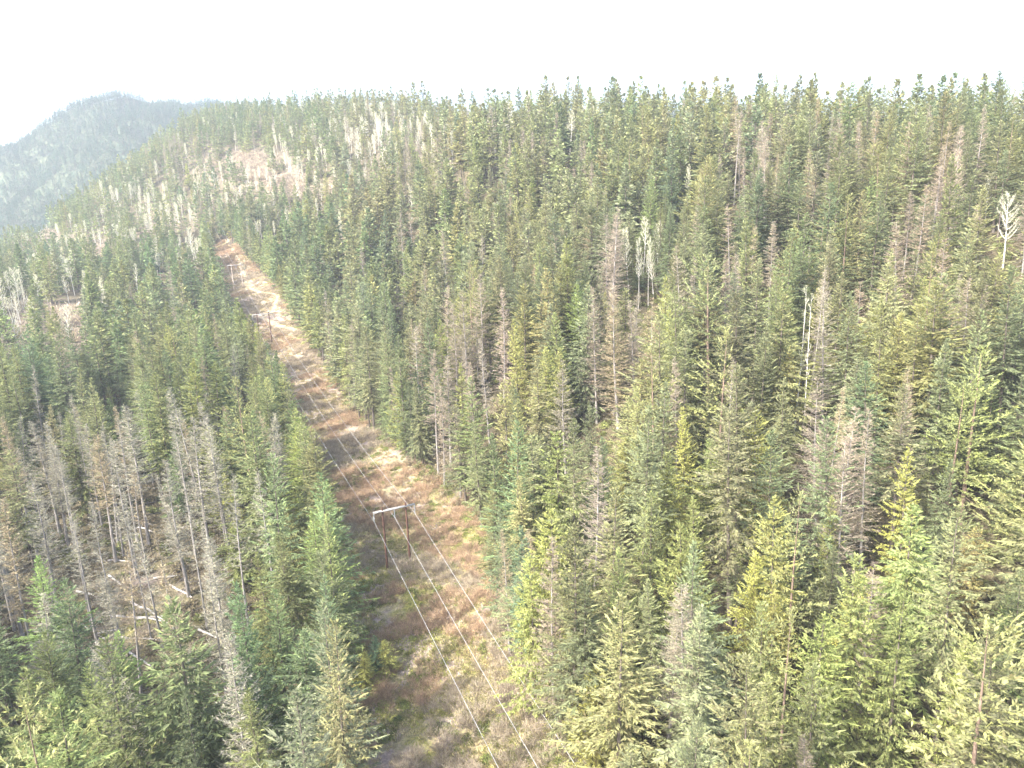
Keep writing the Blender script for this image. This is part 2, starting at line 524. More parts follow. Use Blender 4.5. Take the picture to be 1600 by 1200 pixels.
def tuft(seed, n=26, R=.45, h=.5, w=.09):
    rng = np.random.default_rng(seed)
    g = Geo()
    a = rng.uniform(0, 6.28, n)
    rr = np.sqrt(rng.uniform(0, 1, n)) * R
    base = np.stack([np.cos(a) * rr, np.sin(a) * rr, np.full(n, -.06)], 1)
    d = unit(np.stack([np.cos(a) * .7, np.sin(a) * .7, np.ones(n)], 1) + rng.normal(0, .45, (n, 3)))
    g.quads(kites(base, d, unit(np.cross(d, rng.normal(0, 1, d.shape))), rng.uniform(.6, 1.3, n) * h, np.full(n, w), .35), rng.uniform(.1, 1, n))
    return g
def bush(seed, R=.9, n=150):
    rng = np.random.default_rng(seed)
    g = Geo()
    c = unit(rng.normal(0, 1, (n, 3))) * (rng.uniform(.3, 1, n)[:, None]) * R * np.array([1, 1, .8])
    c[:, 2] = np.abs(c[:, 2])
    d = unit(c * [1, 1, .6] + rng.normal(0, .4, (n, 3)))
    g.quads(kites(c * .85, d, unit(np.cross(d, rng.normal(0, 1, d.shape))), rng.uniform(.2, .45, n), rng.uniform(.1, .2, n)), rng.uniform(0, 1, n))
    return g

# kinds: (models near, models mid, models far); each is (trunk Geo, crown Geo, bark, leaf)
def lib(fn, cfgs, bark, leaf):
    return [(*fn(**c), MAT[bark], MAT[leaf]) for c in cfgs]
H0 = 30.0
LIB = {
 "fir": (
   lib(conifer, [dict(seed=11, R=6.6, nb=330, ks=30), dict(seed=12, R=5.8, nb=316, ks=30, start=.28, droop=-28), dict(seed=13, R=7.6, nb=356, ks=30, start=.14, prof=.95),
                 dict(seed=14, R=5.3, nb=330, ks=30, start=.22, prof=.75), dict(seed=15, R=6.5, nb=303, ks=30, start=.34, ragged=.45),
                 dict(seed=18, R=6.1, nb=275, ks=28, start=.3, prof=.6, ragged=.6, lift=25, tuft=.3), dict(seed=19, R=5.2, nb=330, ks=30, start=.08, prof=.7, droop=-15, lift=45), dict(seed=16, R=7.1, nb=343, ks=30, start=.1, prof=.8, droop=-30, hang=.4), dict(seed=17, R=8.4, nb=330, ks=30, start=.12, droop=-34, hang=.55, lift=30, sl=.85, ragged=.15, prof=1.0)], "bark", "needles"),
   lib(conifer, [dict(seed=21, R=6.6, nb=185, ks=7, sl=1.5, sw=.42), dict(seed=22, R=5.7, nb=178, ks=7, sl=1.5, sw=.42, start=.3), dict(seed=23, R=7.6, nb=192, ks=7, sl=1.35, sw=.42, start=.14),
                 dict(seed=24, R=6.4, nb=171, ks=7, sl=1.5, sw=.42, ragged=.45)], "bark", "needles"),
   lib(conifer, [dict(seed=31, R=7.1, nb=82, ks=3, sl=2.1, sw=.5), dict(seed=32, R=5.9, nb=82, ks=3, sl=2.1, sw=.5), dict(seed=33, R=8.1, nb=66, ks=3, sl=2.2, sw=.5)], "bark", "needles")),
 "cedar": (
   lib(conifer, [dict(seed=41, R=7.1, nb=369, ks=25, start=.1, droop=-30, lift=25, curl=.25, sl=.6, sw=.36, hang=.9, prof=.8), dict(seed=42, R=6.4, nb=356, ks=25, start=.05, droop=-26, lift=28, curl=.25, sl=.6, sw=.36, hang=.8, prof=.9, ragged=.4),
                 dict(seed=43, R=8.1, nb=369, ks=25, start=.03, droop=-32, lift=22, curl=.3, sl=.66, sw=.36, hang=1.0, prof=.9)], "bark", "sprays"),
   lib(conifer, [dict(seed=44, R=6.8, nb=200, ks=7, start=.1, sl=1.5, sw=.55, hang=.9), dict(seed=45, R=5.9, nb=200, ks=7, start=.1, sl=1.5, sw=.55, hang=.8)], "bark", "sprays"),
   None),
 "pine": (
   lib(conifer, [dict(seed=51, R=9.0, nb=165, ks=36, start=.3, droop=-8, lift=45, curl=.2, sl=.6, sw=.3, hang=-.15, tuft=.75, prof=.55, ragged=.5),
                 dict(seed=52, R=7.9, nb=154, ks=28, start=.22, droop=-12, lift=45, curl=.25, sl=.6, sw=.3, hang=-.1, tuft=.75, prof=.6, ragged=.5)], "red_bark", "needles"),
   None, None),
 "dead": (
   lib(dead_conifer, [dict(seed=61, h=30), dict(seed=62, h=30, R=3.8, nb=231, start=.38), dict(seed=63, h=30, R=5.2, nb=242, start=.2, ks=11), dict(seed=64, h=30, R=3.4, nb=132, start=.45, ks=6), dict(seed=65, h=30, R=4.6, nb=286, start=.15, ks=11)], "grey_bark", "twigs"),
   lib(dead_conifer, [dict(seed=66, h=30, nb=157, ks=7, twig=.11, R=4.6), dict(seed=67, h=30, nb=157, ks=7, twig=.11, R=3.9, start=.4)], "grey_bark", "twigs"),
   None),
 "birch": (
   lib(birch, [dict(seed=71, h=30), dict(seed=72, h=30, R=3.7, fork=.5), dict(seed=73, h=30, R=4.8, fork=.34), dict(seed=74, h=30, R=3.2, fork=.55, nl=16), dict(seed=78, h=30, R=1.6, fork=.3, nl=9, tw=7)], "birch_bark", "twigs"),
   lib(birch, [dict(seed=75, h=30, R=4.0, tw=14, tww=.15), dict(seed=76, h=30, R=3.2, fork=.5, tw=14, tww=.15), dict(seed=77, h=30, R=4.6, tw=14, tww=.15, fork=.3)], "birch_bark", "twigs"), None),
}
for k in LIB:
    n_, m_, f_ = LIB[k]
    m_ = m_ or n_
    LIB[k] = (n_, m_, f_ or m_)
FIR_FAR = LIB["fir"][2]

# ------------------------------------------------------------------ trees: where and of which kind
rng = np.random.default_rng(7)
def blob(px, py, lst):
    v = np.zeros(np.shape(px))
    for x, y, rx, ry, w in lst:
        v = np.maximum(v, w * np.exp(-(((px - x) / rx) ** 2 + ((py - y) / ry) ** 2)))
    return v
DEADMAP = [(720, 590, 75, 90, .9), (960, 560, 60, 120, .85), (950, 430, 50, 60, .8), (1140, 430, 70, 60, .7), (1240, 270, 120, 60, .65), (1450, 330, 60, 90, .6),
           (150, 890, 190, 190, 1.5), (320, 830, 80, 130, 1.), (60, 780, 80, 70, .7), (820, 270, 90, 60, .5), (1290, 650, 60, 100, .6), (1330, 880, 45, 120, .6),
           (650, 230, 90, 50, .35), (420, 720, 40, 50, .5), (1180, 240, 60, 50, .6), (880, 700, 60, 80, .4), (300, 230, 80, 30, .3)]
BIRCHMAP = [(430, 290, 110, 45, .7), (230, 340, 80, 34, .75), (570, 235, 110, 40, .65), (740, 225, 90, 35, .5), (320, 320, 60, 34, .6), (1000, 200, 200, 30, .3), (40, 480, 80, 30, .5), (300, 420, 28, 30, .75), (200, 325, 60, 24, .75), (500, 320, 50, 35, .6), (640, 240, 80, 40, .6), (570, 290, 50, 40, .5), (245, 410, 30, 25, .6), (425, 375, 40, 28, .7),
            (90, 500, 60, 28, .9), (150, 385, 100, 18, .6), (20, 520, 50, 40, .7), (980, 200, 160, 35, .35), (1000, 450, 25, 30, .6), (250, 300, 60, 20, .5), (90, 440, 80, 20, .4), (900, 190, 60, 30, .3)]
OPEN = [(480, 305, 70, 20, .6), (240, 360, 50, 14, .4), (650, 250, 60, 20, .4), (385, 262, 58, 22, .95), (60, 375, 44, 14, 1.), (145, 405, 60, 16, 1.), (90, 510, 52, 28, 1.), (590, 280, 50, 22, .7), (50, 580, 35, 18, .9), (215, 960, 85, 65, .8), (450, 290, 40, 16, .7), (15, 540, 40, 30, .7)]
CEDARMAP = [(1350, 1000, 420, 260, .5), (950, 700, 300, 160, .42), (420, 720, 80, 110, .4), (850, 1000, 200, 200, .55), (1200, 1000, 120, 120, .85), (1400, 480, 200, 120, .3), (1000, 620, 40, 80, .7), (700, 700, 60, 60, .4)]

trees = []       # dicts: kind, x, y, z, h, wide, model, rot, tint, label hint
def drift(x, y, f, ph):
    """slow change of colour over the hillside, -1..1"""
    return math.sin(x * f + ph + 1.6 * math.sin(y * f * .8)) * math.sin(y * f * 1.2 + 2 * ph + 1.2 * math.sin(x * f * .7))
def tint_of(kind, px, py, r, x=0.0, y=0.0):
    j = r.normal(0, 1, 4)
    a = .6 * drift(x, y, .035, .7) + .4 * drift(x, y, .11, 2.1)
    if kind == "fir":
        c = np.array([.232, .247, .158]) * (1 + .12 * j[0])
        q = a + .45 * j[3]
        if q > .35:
            c = np.array([.262, .268, .155]) * (1 + .1 * j[0])
        elif q < -.5:
            c = np.array([.185, .22, .142]) * (1 + .1 * j[0])
        c *= np.array([1 + .06 * j[1], 1, 1 + .07 * j[2]])
        if px < 520 and r.random() < .8:
            c *= np.array([.84, .93, .82])
    elif kind == "cedar":
        c = np.array([.292, .308, .15]) * (1 + .1 * j[0]) * np.array([1 + .06 * j[1], 1, 1 + .1 * j[2]])
    elif kind == "pine":
        c = np.array([.29, .295, .155]) * (1 + .08 * j[0])
    elif kind == "dead":
        c = np.array([.32, .272, .258]) * (1 + .1 * j[0]) * np.array([1 + .03 * j[1], 1, 1 + .03 * j[2]])
        if r.random() < .2:
            c = np.array([.30, .25, .20]) * (1 + .08 * j[0])
        elif px < 450 and py > 600:
            c = np.array([.295, .28, .267]) * (1 + .1 * j[0])
    else:
        c = np.array([.62, .595, .57]) * (1 + .08 * j[0])
    return np.clip(c, .02, .9)
def add_tree(kind, x, y, h, wide=1.0, hint=None, tint=None, model=None):
    z = float(tz(x, y))
    px, py, d = project(np.array([x, y, z + h * .6]))
    bx, by, _ = project(np.array([x, y, z]))
    tp = project(np.array([x, y, z + h]))
    if tint is not None and kind == 'cedar':      # golden green, never orange
        tint = (min(tint[0], tint[1] * 1.0), tint[1], max(tint[2], .11))
    trees.append(dict(kind=kind, x=x, y=y, z=z, h=h, wide=wide, rot=rng.uniform(0, 6.28), d=float(d), px=float(px), py=float(py), by=float(by), bx=float(bx),
                      tx=float(tp[0]), ty=float(tp[1]), tint=tint_of(kind, px, py, rng, x, y) if tint is None or kind == 'dead' else np.clip(np.maximum(np.array(tint) * 1.35 + .01, [0, 0, .42 * 1.25 * tint[1]]), 0, .85), hint=hint, model=model,
                      lean=rng.normal(0, .022 if kind != "dead" else .035, 2), u=rng.random()))
# trees that the photograph singles out, by the place of their tops
HAND = [  # kind, top x, top y, height, width factor, label, tint, model
    ("pine", 1113, 402, 34, 1.15, "broad round-shouldered pine standing clear above its neighbours, thinning orange-brown lower limbs", (.19, .21, .115), 0),
    ("fir", 1435, 792, 27, 1.25, "pale green spire with long drooping boughs under a yellow treetop", (.20, .24, .11), 8),
    ("dead", 672, 545, 32, .85, "tall bare grey-pink trunk at the clearing's edge, its lower half stripped", (.31, .27, .25), 1),
    ("dead", 725, 455, 33, 1.15, None, (.31, .26, .26), 4), ("dead", 745, 430, 33, 1.1, None, (.31, .26, .26), 2), ("dead", 705, 475, 30, 1.1, None, (.31, .26, .25), 4),
    ("dead", 757, 530, 27, .9, None, (.31, .27, .26), 0), ("dead", 955, 325, 34, 1.2, "broad mauve-brown bare conifer rising above the mid slope", (.33, .25, .21), 4),
    ("dead", 965, 460, 31, 1.25, None, (.30, .25, .24), 4), ("dead", 930, 470, 29, 1.0, None, (.29, .24, .22), 2), ("dead", 990, 470, 26, 1.0, None, (.31, .26, .25), 4),
    ("dead", 1060, 560, 28, .8, None, None, None), ("dead", 880, 560, 27, 1.0, None, (.32, .26, .2), 2), ("dead", 1175, 355, 26, 1.0, None, (.30, .24, .23), 4),
    ("dead", 1085, 400, 26, 1.0, None, (.30, .24, .24), 4), ("dead", 1300, 440, 30, 1.0, "bare brown snag with a long leaning pale trunk, orange twigs low down", (.34, .27, .2), 2),
    ("dead", 1325, 640, 28, 1.1, None, (.33, .27, .22), 2), ("dead", 1365, 640, 29, .9, None, (.33, .28, .23), 0), ("dead", 1280, 650, 26, 1., None, (.33, .29, .2), 2),
    ("dead", 1440, 290, 27, 1.1, None, (.27, .23, .21), 4), ("dead", 1470, 230, 27, 1.1, None, (.27, .23, .21), 4), ("dead", 1345, 190, 25, 1.1, None, (.29, .24, .21), 4),
    ("birch", 997, 372, 21, .7, "white leafless birch, larger of the pair on the mid slope", (.43, .42, .40), 0), ("birch", 1013, 376, 19, .6, "white leafless birch, smaller of the pair on the mid slope", (.43, .42, .40), 1),
    ("birch", 1548, 268, 15, 1.0, "bushy white leafless birch standing before dark conifers, upper of two bright ones", (.44, .43, .41), 2),
    ("birch", 1580, 303, 18, 1.2, "widely forked white leafless birch at the very edge of the photo", (.44, .43, .41), 2),
    ("birch", 695, 405, 19, .9, "pale feathery leafless birch above the mauve dead conifers", (.5, .47, .43), 0),
    ("birch", 1253, 440, 31, .5, "very thin straight white trunk with hardly any limbs", (.43, .42, .40), 4), ("birch", 1268, 455, 27, .5, "thinner shorter white trunk beside a taller straight one", (.43, .42, .40), 4),
    ("birch", 298, 368, 22, .8, "tallest white birch in the clump beyond the left treeline", (.44, .43, .41), 0), ("birch", 312, 372, 20, .7, None, (.44, .43, .41), 1), ("birch", 208, 412, 18, .8, None, None, 0),
    ("birch", 245, 395, 18, .8, None, None, 1), ("birch", 402, 345, 18, .9, None, None, 2), ("birch", 427, 345, 17, .6, None, None, 1), ("birch", 97, 478, 19, 1.3, "grey-white leafless aspen with a rounded crown over the dry opening", (.5, .48, .46), 2),
    ("birch", 100, 430, 16, 1.0, None, None, 0), ("birch", 703, 205, 22, .7, None, None, 0), ("birch", 1023, 152, 22, .8, None, None, 0), ("birch", 972, 150, 22, .8, None, None, 0), ("birch", 1212, 156, 18, .6, None, None, 0),
    ("birch", 1075, 260, 18, .7, None, None, 1), ("birch", 640, 290, 17, .8, None, None, 2), ("birch", 600, 230, 17, .8, None, None, 2), ("birch", 530, 330, 20, .7, None, None, 0), ("birch", 495, 310, 19, .6, None, None, 1),
    ("birch", 470, 255, 19, .6, None, None, 1), ("birch", 200, 285, 21, .8, None, None, 2), ("birch", 242, 250, 21, .8, None, None, 2), ("birch", 290, 225, 22, .6, None, None, 0), ("birch", 20, 490, 18, 1.3, None, None, 2),
    ("cedar", 1215, 780, 25, 1.0, None, (.26, .255, .08), 0), ("cedar", 1425, 700, 25, .9, "golden-tipped cedar rising straight above the pale drooping spire", (.33, .30, .07), 1),
    ("cedar", 1040, 430, 30, .8, None, (.24, .25, .06), 1), ("cedar", 1050, 480, 28, .8, None, (.25, .26, .06), 1), ("cedar", 805, 500, 28, .8, None, (.26, .25, .08), 0), ("cedar", 945, 455, 20, .7, None, None, 1),
    ("cedar", 860, 800, 28, 1.1, None, (.26, .27, .1), 0), ("cedar", 830, 870, 24, 1., None, (.24, .26, .09), 0), ("cedar", 405, 570, 28, .8, None, (.22, .24, .05), 1), ("cedar", 455, 640, 30, 1., "yellow-green conifer pressed against the left side of the cleared strip", (.22, .24, .06), 1),
    ("cedar", 1075, 640, 24, .8, None, (.32, .28, .11), 0), ("cedar", 1190, 640, 27, .9, None, (.3, .27, .1), 0), ("cedar", 1340, 900, 16, 1.2, None, (.32, .32, .07), 2), ("cedar", 1180, 860, 17, 1.2, None, (.32, .32, .07), 2),
    ("pine", 1530, 545, 29, 1.1, "wide pale green pine with an orange-barked lower trunk showing", (.23, .255, .11), 1), ("pine", 1500, 590, 25, 1.0, None, (.22, .245, .12), 0), ("pine", 1245, 765, 28, .8, None, (.21, .22, .12), 1),
    ("fir", 955, 760, 30, 1., None, (.19, .19, .11), 0), ("fir", 1085, 850, 28, 1., None, (.16, .19, .12), 2), ("fir", 800, 660, 31, 1., None, (.14, .19, .11), 2), ("fir", 740, 590, 31, 1.1, None, (.15, .18, .09), 0),
    ("fir", 715, 570, 30, .9, None, (.2, .21, .09), 1), ("fir", 465, 655, 30, 1.0, None, (.15, .18, .06), 5), ("fir", 495, 800, 26, 1.2, None, (.16, .2, .08), 2), ("fir", 600, 445, 36, 1.1, None, (.125, .15, .085), 7),
    ("fir", 575, 440, 36, 1.1, None, (.12, .15, .09), 2), ("fir", 540, 440, 37, 1.1, None, (.12, .15, .09), 0), ("fir", 1330, 130, 33, 1.3, None, (.15, .19, .1), 8), ("fir", 60, 870, 25, 1.2, None, (.16, .22, .09), 2), ("fir", 180, 985, 22, 1.1, None, (.17, .23, .09), 0),
    ("dead", 330, 655, 29, 1.0, None, (.36, .35, .33), 2), ("dead", 150, 790, 27, 1.0, None, (.37, .36, .35), 0), ("dead", 225, 830, 25, 1.0, None, (.37, .36, .35), 3), ("dead", 290, 760, 27, .8, None, (.37, .36, .35), 3),
    ("dead", 100, 760, 27, .7, None, (.37, .36, .35), 3), ("dead", 355, 740, 31, .8, None, (.37, .36, .35), 3), ("dead", 45, 740, 27, 1.1, None, (.34, .33, .31), 2), ("dead", 60, 930, 22, 1.4, None, (.35, .35, .34), 4),
    ("dead", 415, 640, 27, .9, None, (.33, .29, .27), 2), ("dead", 315, 560, 27, .9, None, (.33, .29, .27), 2), ("dead", 255, 830, 25, .6, None, (.37, .36, .35), 3), ("dead", 195, 760, 28, .5, None, (.37, .36, .35), 3),
    ("fir", 583, 992, 7, 1.5, "small bluish young fir at the bottom left corner of the clearing", (.13, .19, .13), 2), ("cedar", 600, 1000, 6, 2., "low golden-green young cedar at the foot of the clearing", (.30, .28, .08), 2),
    ("cedar", 567, 1020, 6.5, 2., "low pale yellow young cedar left of the small bluish fir", (.32, .28, .1), 2),
]
taken = []
for kind, tx, ty, h, wd, lb, tn, mo in HAND:
    p = hit(tx, ty, h)
    if p is None:
        continue
    young = h < 10
    if not young and in_corr(p[0], p[1], 1.0):
        s, t = corr(p[0], p[1])
        side = 1 if t > 2 else -1
        edge = np.interp(s, _cs, _cr) if side > 0 else np.interp(s, _cs, _cl)
        p[:2] += LN * (edge + side * 2.2 - t)
    add_tree(kind, p[0], p[1], h, wd, lb, tn, mo)
    taken.append((p[0], p[1]))
# the rest of the forest: dart throwing on a jittered grid over the ground that the camera can see
cell = 5.7
gx, gy = np.meshgrid(np.arange(-620, 560, cell), np.arange(52, 1060, cell))
gx = gx + rng.uniform(-.48, .48, gx.shape) * cell
gy = gy + rng.uniform(-.48, .48, gy.shape) * cell
x, y = gx.ravel(), gy.ravel()
z = tz(x, y)
px, py, d = project(np.stack([x, y, z + 15], 1))
bx, by, _ = project(np.stack([x, y, z], 1))
ok = (d > 40) & (px > -420) & (px < 1900) & (py < 1560) & ~in_corr(x, y, 0.6)
ok &= rng.uniform(0, 1, len(x)) > np.clip(blob(bx, by, OPEN) * 1.15, 0, 1)
# thin the near forest to its real spacing; keep the sparse stand of snags on the left
keep = rng.uniform(0, 1, len(x)) < np.where(d < 260, .80, .62)
keep &= rng.uniform(0, 1, len(x)) > blob(bx, by, [(180, 950, 170, 140, .45)])
ok &= keep
tk = np.array(taken)
dist = np.sqrt(((x[:, None] - tk[None, :, 0]) ** 2 + (y[:, None] - tk[None, :, 1]) ** 2)).min(1)
ok &= dist > 3.2
# drop what would stand in front of the openings and of the trees that the photograph singles out
tpx, tpy, _ = project(np.stack([x, y, z + 27], 1))
front = (d > 230) & (rng.uniform(0, 1, len(x)) < blob(tpx, tpy + 14, OPEN) * .55)
for t in trees:
    if t["kind"] == "birch" or t["hint"] or (t["kind"] == "dead" and 640 < t["tx"] < 1010):
        half = FOC / t["d"] * 2.2 * t["wide"] + FOC / d * 1.8
        front |= (d < t["d"]) & (np.abs(tpx - t["tx"] - .2 * (t["bx"] - t["tx"])) < half) & (tpy < t["ty"] + .42 * (t["by"] - t["ty"]))
front |= rng.uniform(0, 1, len(x)) < blob(tpx, tpy, [(215, 905, 120, 95, .75)]) * (by > 960)
ok &= ~front
# drop what the crest hides, well behind the skyline
vis = np.ones(len(x), bool)
for f in np.linspace(.1, .97, 24):
    q = CAM + (np.stack([x, y, z + 34], 1) - CAM) * f
    vis &= ~(q[:, 2] < tz(q[:, 0], q[:, 1]) - 2)
ok &= vis
idx = np.where(ok)[0]
pd, pb, pc = blob(px, py, DEADMAP), blob(bx, by, BIRCHMAP), blob(px, py, CEDARMAP)
print("forest trees", len(idx))
for i in idx:
    r = rng.random()
    kind = "fir"
    base_d = .055 if d[i] < 600 else .03
    if r < pb[i]:
        kind = "birch"
    elif rng.random() < max(pd[i] * (.8 if px[i] > 460 else 1.0), base_d):
        kind = "dead"
    elif rng.random() < max(pc[i], .05 if px[i] > 600 else .02):
        kind = "cedar"
    elif rng.random() < (.06 if px[i] > 650 else .02) and d[i] < 350:
        kind = "pine"
    h = {"fir": rng.uniform(21, 35), "cedar": rng.uniform(13, 30), "pine": rng.uniform(24, 34), "dead": rng.uniform(20, 32), "birch": rng.uniform(14, 23)}[kind]
    if kind == "fir" and rng.random() < .32:
        h = rng.uniform(8, 20)
    if d[i] > 380 and rng.random() < .3:
        h *= rng.uniform(.6, 1.25)
    if d[i] > 420:
        h *= .86
    if px[i] < 450 and d[i] > 280:
        h *= .9
    mo = int(rng.choice([1, 3, 3, 0])) if kind == "dead" and px[i] < 440 and py[i] > 620 else None
    add_tree(kind, float(x[i]), float(y[i]), float(h), float(np.clip(rng.normal(1, .13), .7, 1.35)) * (1.25 if h < 20 and kind != "birch" else 1), model=mo)

# the forest edge along the strip stands as a close wall on both sides
for side, es in ((-1, _cl), (1, _cr)):
    sv_ = -70.0
    while sv_ < 425:
        sv_ += rng.uniform(3.0, 5.0) if rng.random() < .68 else rng.uniform(7, 11)
        e = float(np.interp(sv_, _cs, es)) + side * rng.uniform(.8, 3.0)
        q = on_line(np.array([sv_]), np.array([e]))[0]
        if min((q[0] - t["x"]) ** 2 + (q[1] - t["y"]) ** 2 for t in trees) < 2.4 ** 2:
            continue
        r = rng.random()
        k_ = "cedar" if r < .12 else "dead" if r < (.2 if side > 0 else .12) else "fir"
        add_tree(k_, float(q[0]), float(q[1]), float(rng.uniform(20, 34) * (.85 if sv_ > 200 else 1)), float(rng.uniform(.75, 1.05)))

# ------------------------------------------------------------------ labels
def words_colour(t):
    k, c = t["kind"], t["tint"]
    v = float(c.sum())
    if k == "fir":
        if c[0] > .25: return "olive green"
        if c[2] > c[0] * .68: return "bluish green"
        return "dark green" if v < .53 else "mid green"
    if k == "cedar":
        return "golden green" if c[0] > .36 else "yellow-green"
    if k == "pine":
        return "pale green"
    if k == "dead":
        if c[2] < .222: return "dull brown"
        return "silvery grey" if abs(c[0] - c[2]) < .055 else "grey-brown"
    return "white-barked"
SHAPE = {"fir": ["full cone-shaped", "slim open-stemmed", "broad-skirted", "narrow spire-like", "ragged gappy", "round-crowned tufted", "stout blunt", "dense low-branched", "long-boughed"],
         "cedar": ["soft drooping", "feathery", "wide droopy"], "pine": ["clumpy round-topped", "tufted irregular"],
         "dead": ["bare", "long-stemmed bare", "twiggy bare", "nearly limbless", "dense-twigged bare"], "birch": ["leafless", "slim leafless", "wide-forked leafless", "wispy leafless", "nearly limbless"]}
NOUN = {"fir": ("fir_tree", "conifer", "fir"), "cedar": ("cedar_tree", "cedar tree", "cedar"), "pine": ("pine_tree", "pine tree", "pine"),
        "dead": ("dead_tree", "dead tree", "snag"), "birch": ("birch_tree", "birch tree", "birch")}
GROUPS = {"fir": "firs of the hillside forest", "cedar": "yellow-green cedars among the firs", "pine": "clumpy pines among the firs",
          "dead": "bare dead conifers standing in the forest", "birch": "leafless white birches"}
COLS = ["at left edge", "in left woods", "left of the strip", "right of the strip", "in middle woods", "right of centre", "in right woods", "at right edge"]
def zone(t):
    x, y = t["px"], t["ty"]
    s, tt = corr(t["x"], t["y"])
    if s < 436 and -24 < tt < 0: c = 2
    elif s < 436 and 0 < tt < 32: c = 3
    elif tt < 0: c = 0 if x < 180 else 1
    else:
        c = 4 if x < 900 else 5 if x < 1150 else 6 if x < 1400 else 7
    if c in (2, 3):
        r = ("by its lower end", "by nearest pole frame", "below second frame", "above second frame", "by its far end")[0 if s < -18 else 1 if s < 30 else 2 if s < 170 else 3 if s < 290 else 4]
    else:
        r = ("on skyline", "high on slope", "on upper slope", "on mid slope", "on lower slope", "near bottom", "at bottom")[int(np.clip((y - 60) / 155, 0, 6))]
    return c, r
ORD = ["second", "third", "fourth", "fifth", "sixth", "seventh", "eighth", "ninth", "tenth", "eleventh", "twelfth"]

# ------------------------------------------------------------------ individual trees
LIMIT = {"fir": 290, "cedar": 200, "pine": 70, "dead": 220, "birch": 110}
def in_frame(t):
    return -20 < t["px"] < 1620 and t["ty"] < 1190 and t["d"] > 45
chosen = []
for k in LIMIT:
    c = [t for t in trees if t["kind"] == k and in_frame(t)]
    c.sort(key=lambda t: (t["hint"] is None, -t["h"] * t["wide"] ** .5 / t["d"]))
    chosen += c[:LIMIT[k]]
for t in chosen:
    t["solo"] = True
def lod(t):
    return 0 if t["d"] < 240 else 1 if t["d"] < 520 else 2
def model_of(t):
    L = LIB[t["kind"]][0 if t.get("solo") else lod(t)]
    m_ = t["model"]
    if m_ is None or m_ >= len(L):
        m_ = int(t["u"] * 997) % len(L)
    return m_, L[m_]
cells = {}
for t in chosen:
    m_, _ = model_of(t)
    c, r = zone(t)
    desc = f"{SHAPE[t['kind']][m_]} {words_colour(t)} {NOUN[t['kind']][2]}"
    t["desc"], t["where"] = desc, f"{COLS[c]}, {r}"
    if t["hint"] is None:
        cells.setdefault((desc, t["where"]), []).append(t)
for (desc, where), L in cells.items():
    L.sort(key=lambda t: t["px"])
    n = len(L)
    for i, t in enumerate(L):
        if n == 1: t["label"] = f"{desc} {where}"
        elif n == 2: t["label"] = f"{('left-hand', 'right-hand')[i]} {desc} {where}"
        elif i == 0: t["label"] = f"leftmost {desc} {where}"
        elif i == n - 1: t["label"] = f"rightmost {desc} {where}"
        else: t["label"] = f"{ORD[min(i - 1, 10)]} {desc} from left {where}"
MESHES = {}
def solo_meshes(kind, m_, mod):
    if (kind, m_) not in MESHES:
        tg, g, bark, leaf = mod
        MESHES[(kind, m_)] = (tg.mesh(NOUN[kind][0] + "_trunk", [bark], True), g.mesh(NOUN[kind][0] + "_crown", [leaf]))
    return MESHES[(kind, m_)]
def xf(t):
    s = t["h"] / H0
    return (s * t["wide"], s * t["wide"], s)
protos = {}
for t in chosen:
    kind = t["kind"]
    m_, mod = model_of(t)
    a, b_ = solo_meshes(kind, m_, mod)
    if kind not in protos:
        root = bpy.data.objects.new(NOUN[kind][0], None)
        kids = [bpy.data.objects.new("trunk", a), bpy.data.objects.new("crown" if kind != "dead" else "branches", b_)]
        protos[kind] = (root, kids)
    else:
        root, kids = protos[kind][0].copy(), [o.copy() for o in protos[kind][1]]
    kids[0].data, kids[1].data = a, b_
    root.empty_display_size = .5
    root.location = (t["x"], t["y"], t["z"])
    root.rotation_euler = (t["lean"][0], t["lean"][1], t["rot"])
    root.scale = xf(t)
    root["label"] = t["hint"] or t["label"]
    root["category"] = NOUN[kind][1]
    root["group"] = GROUPS[kind]
    col.objects.link(root)
    for o in kids:
        o.parent = root
        o["tint"] = [float(v) for v in t["tint"]]
        col.objects.link(o)

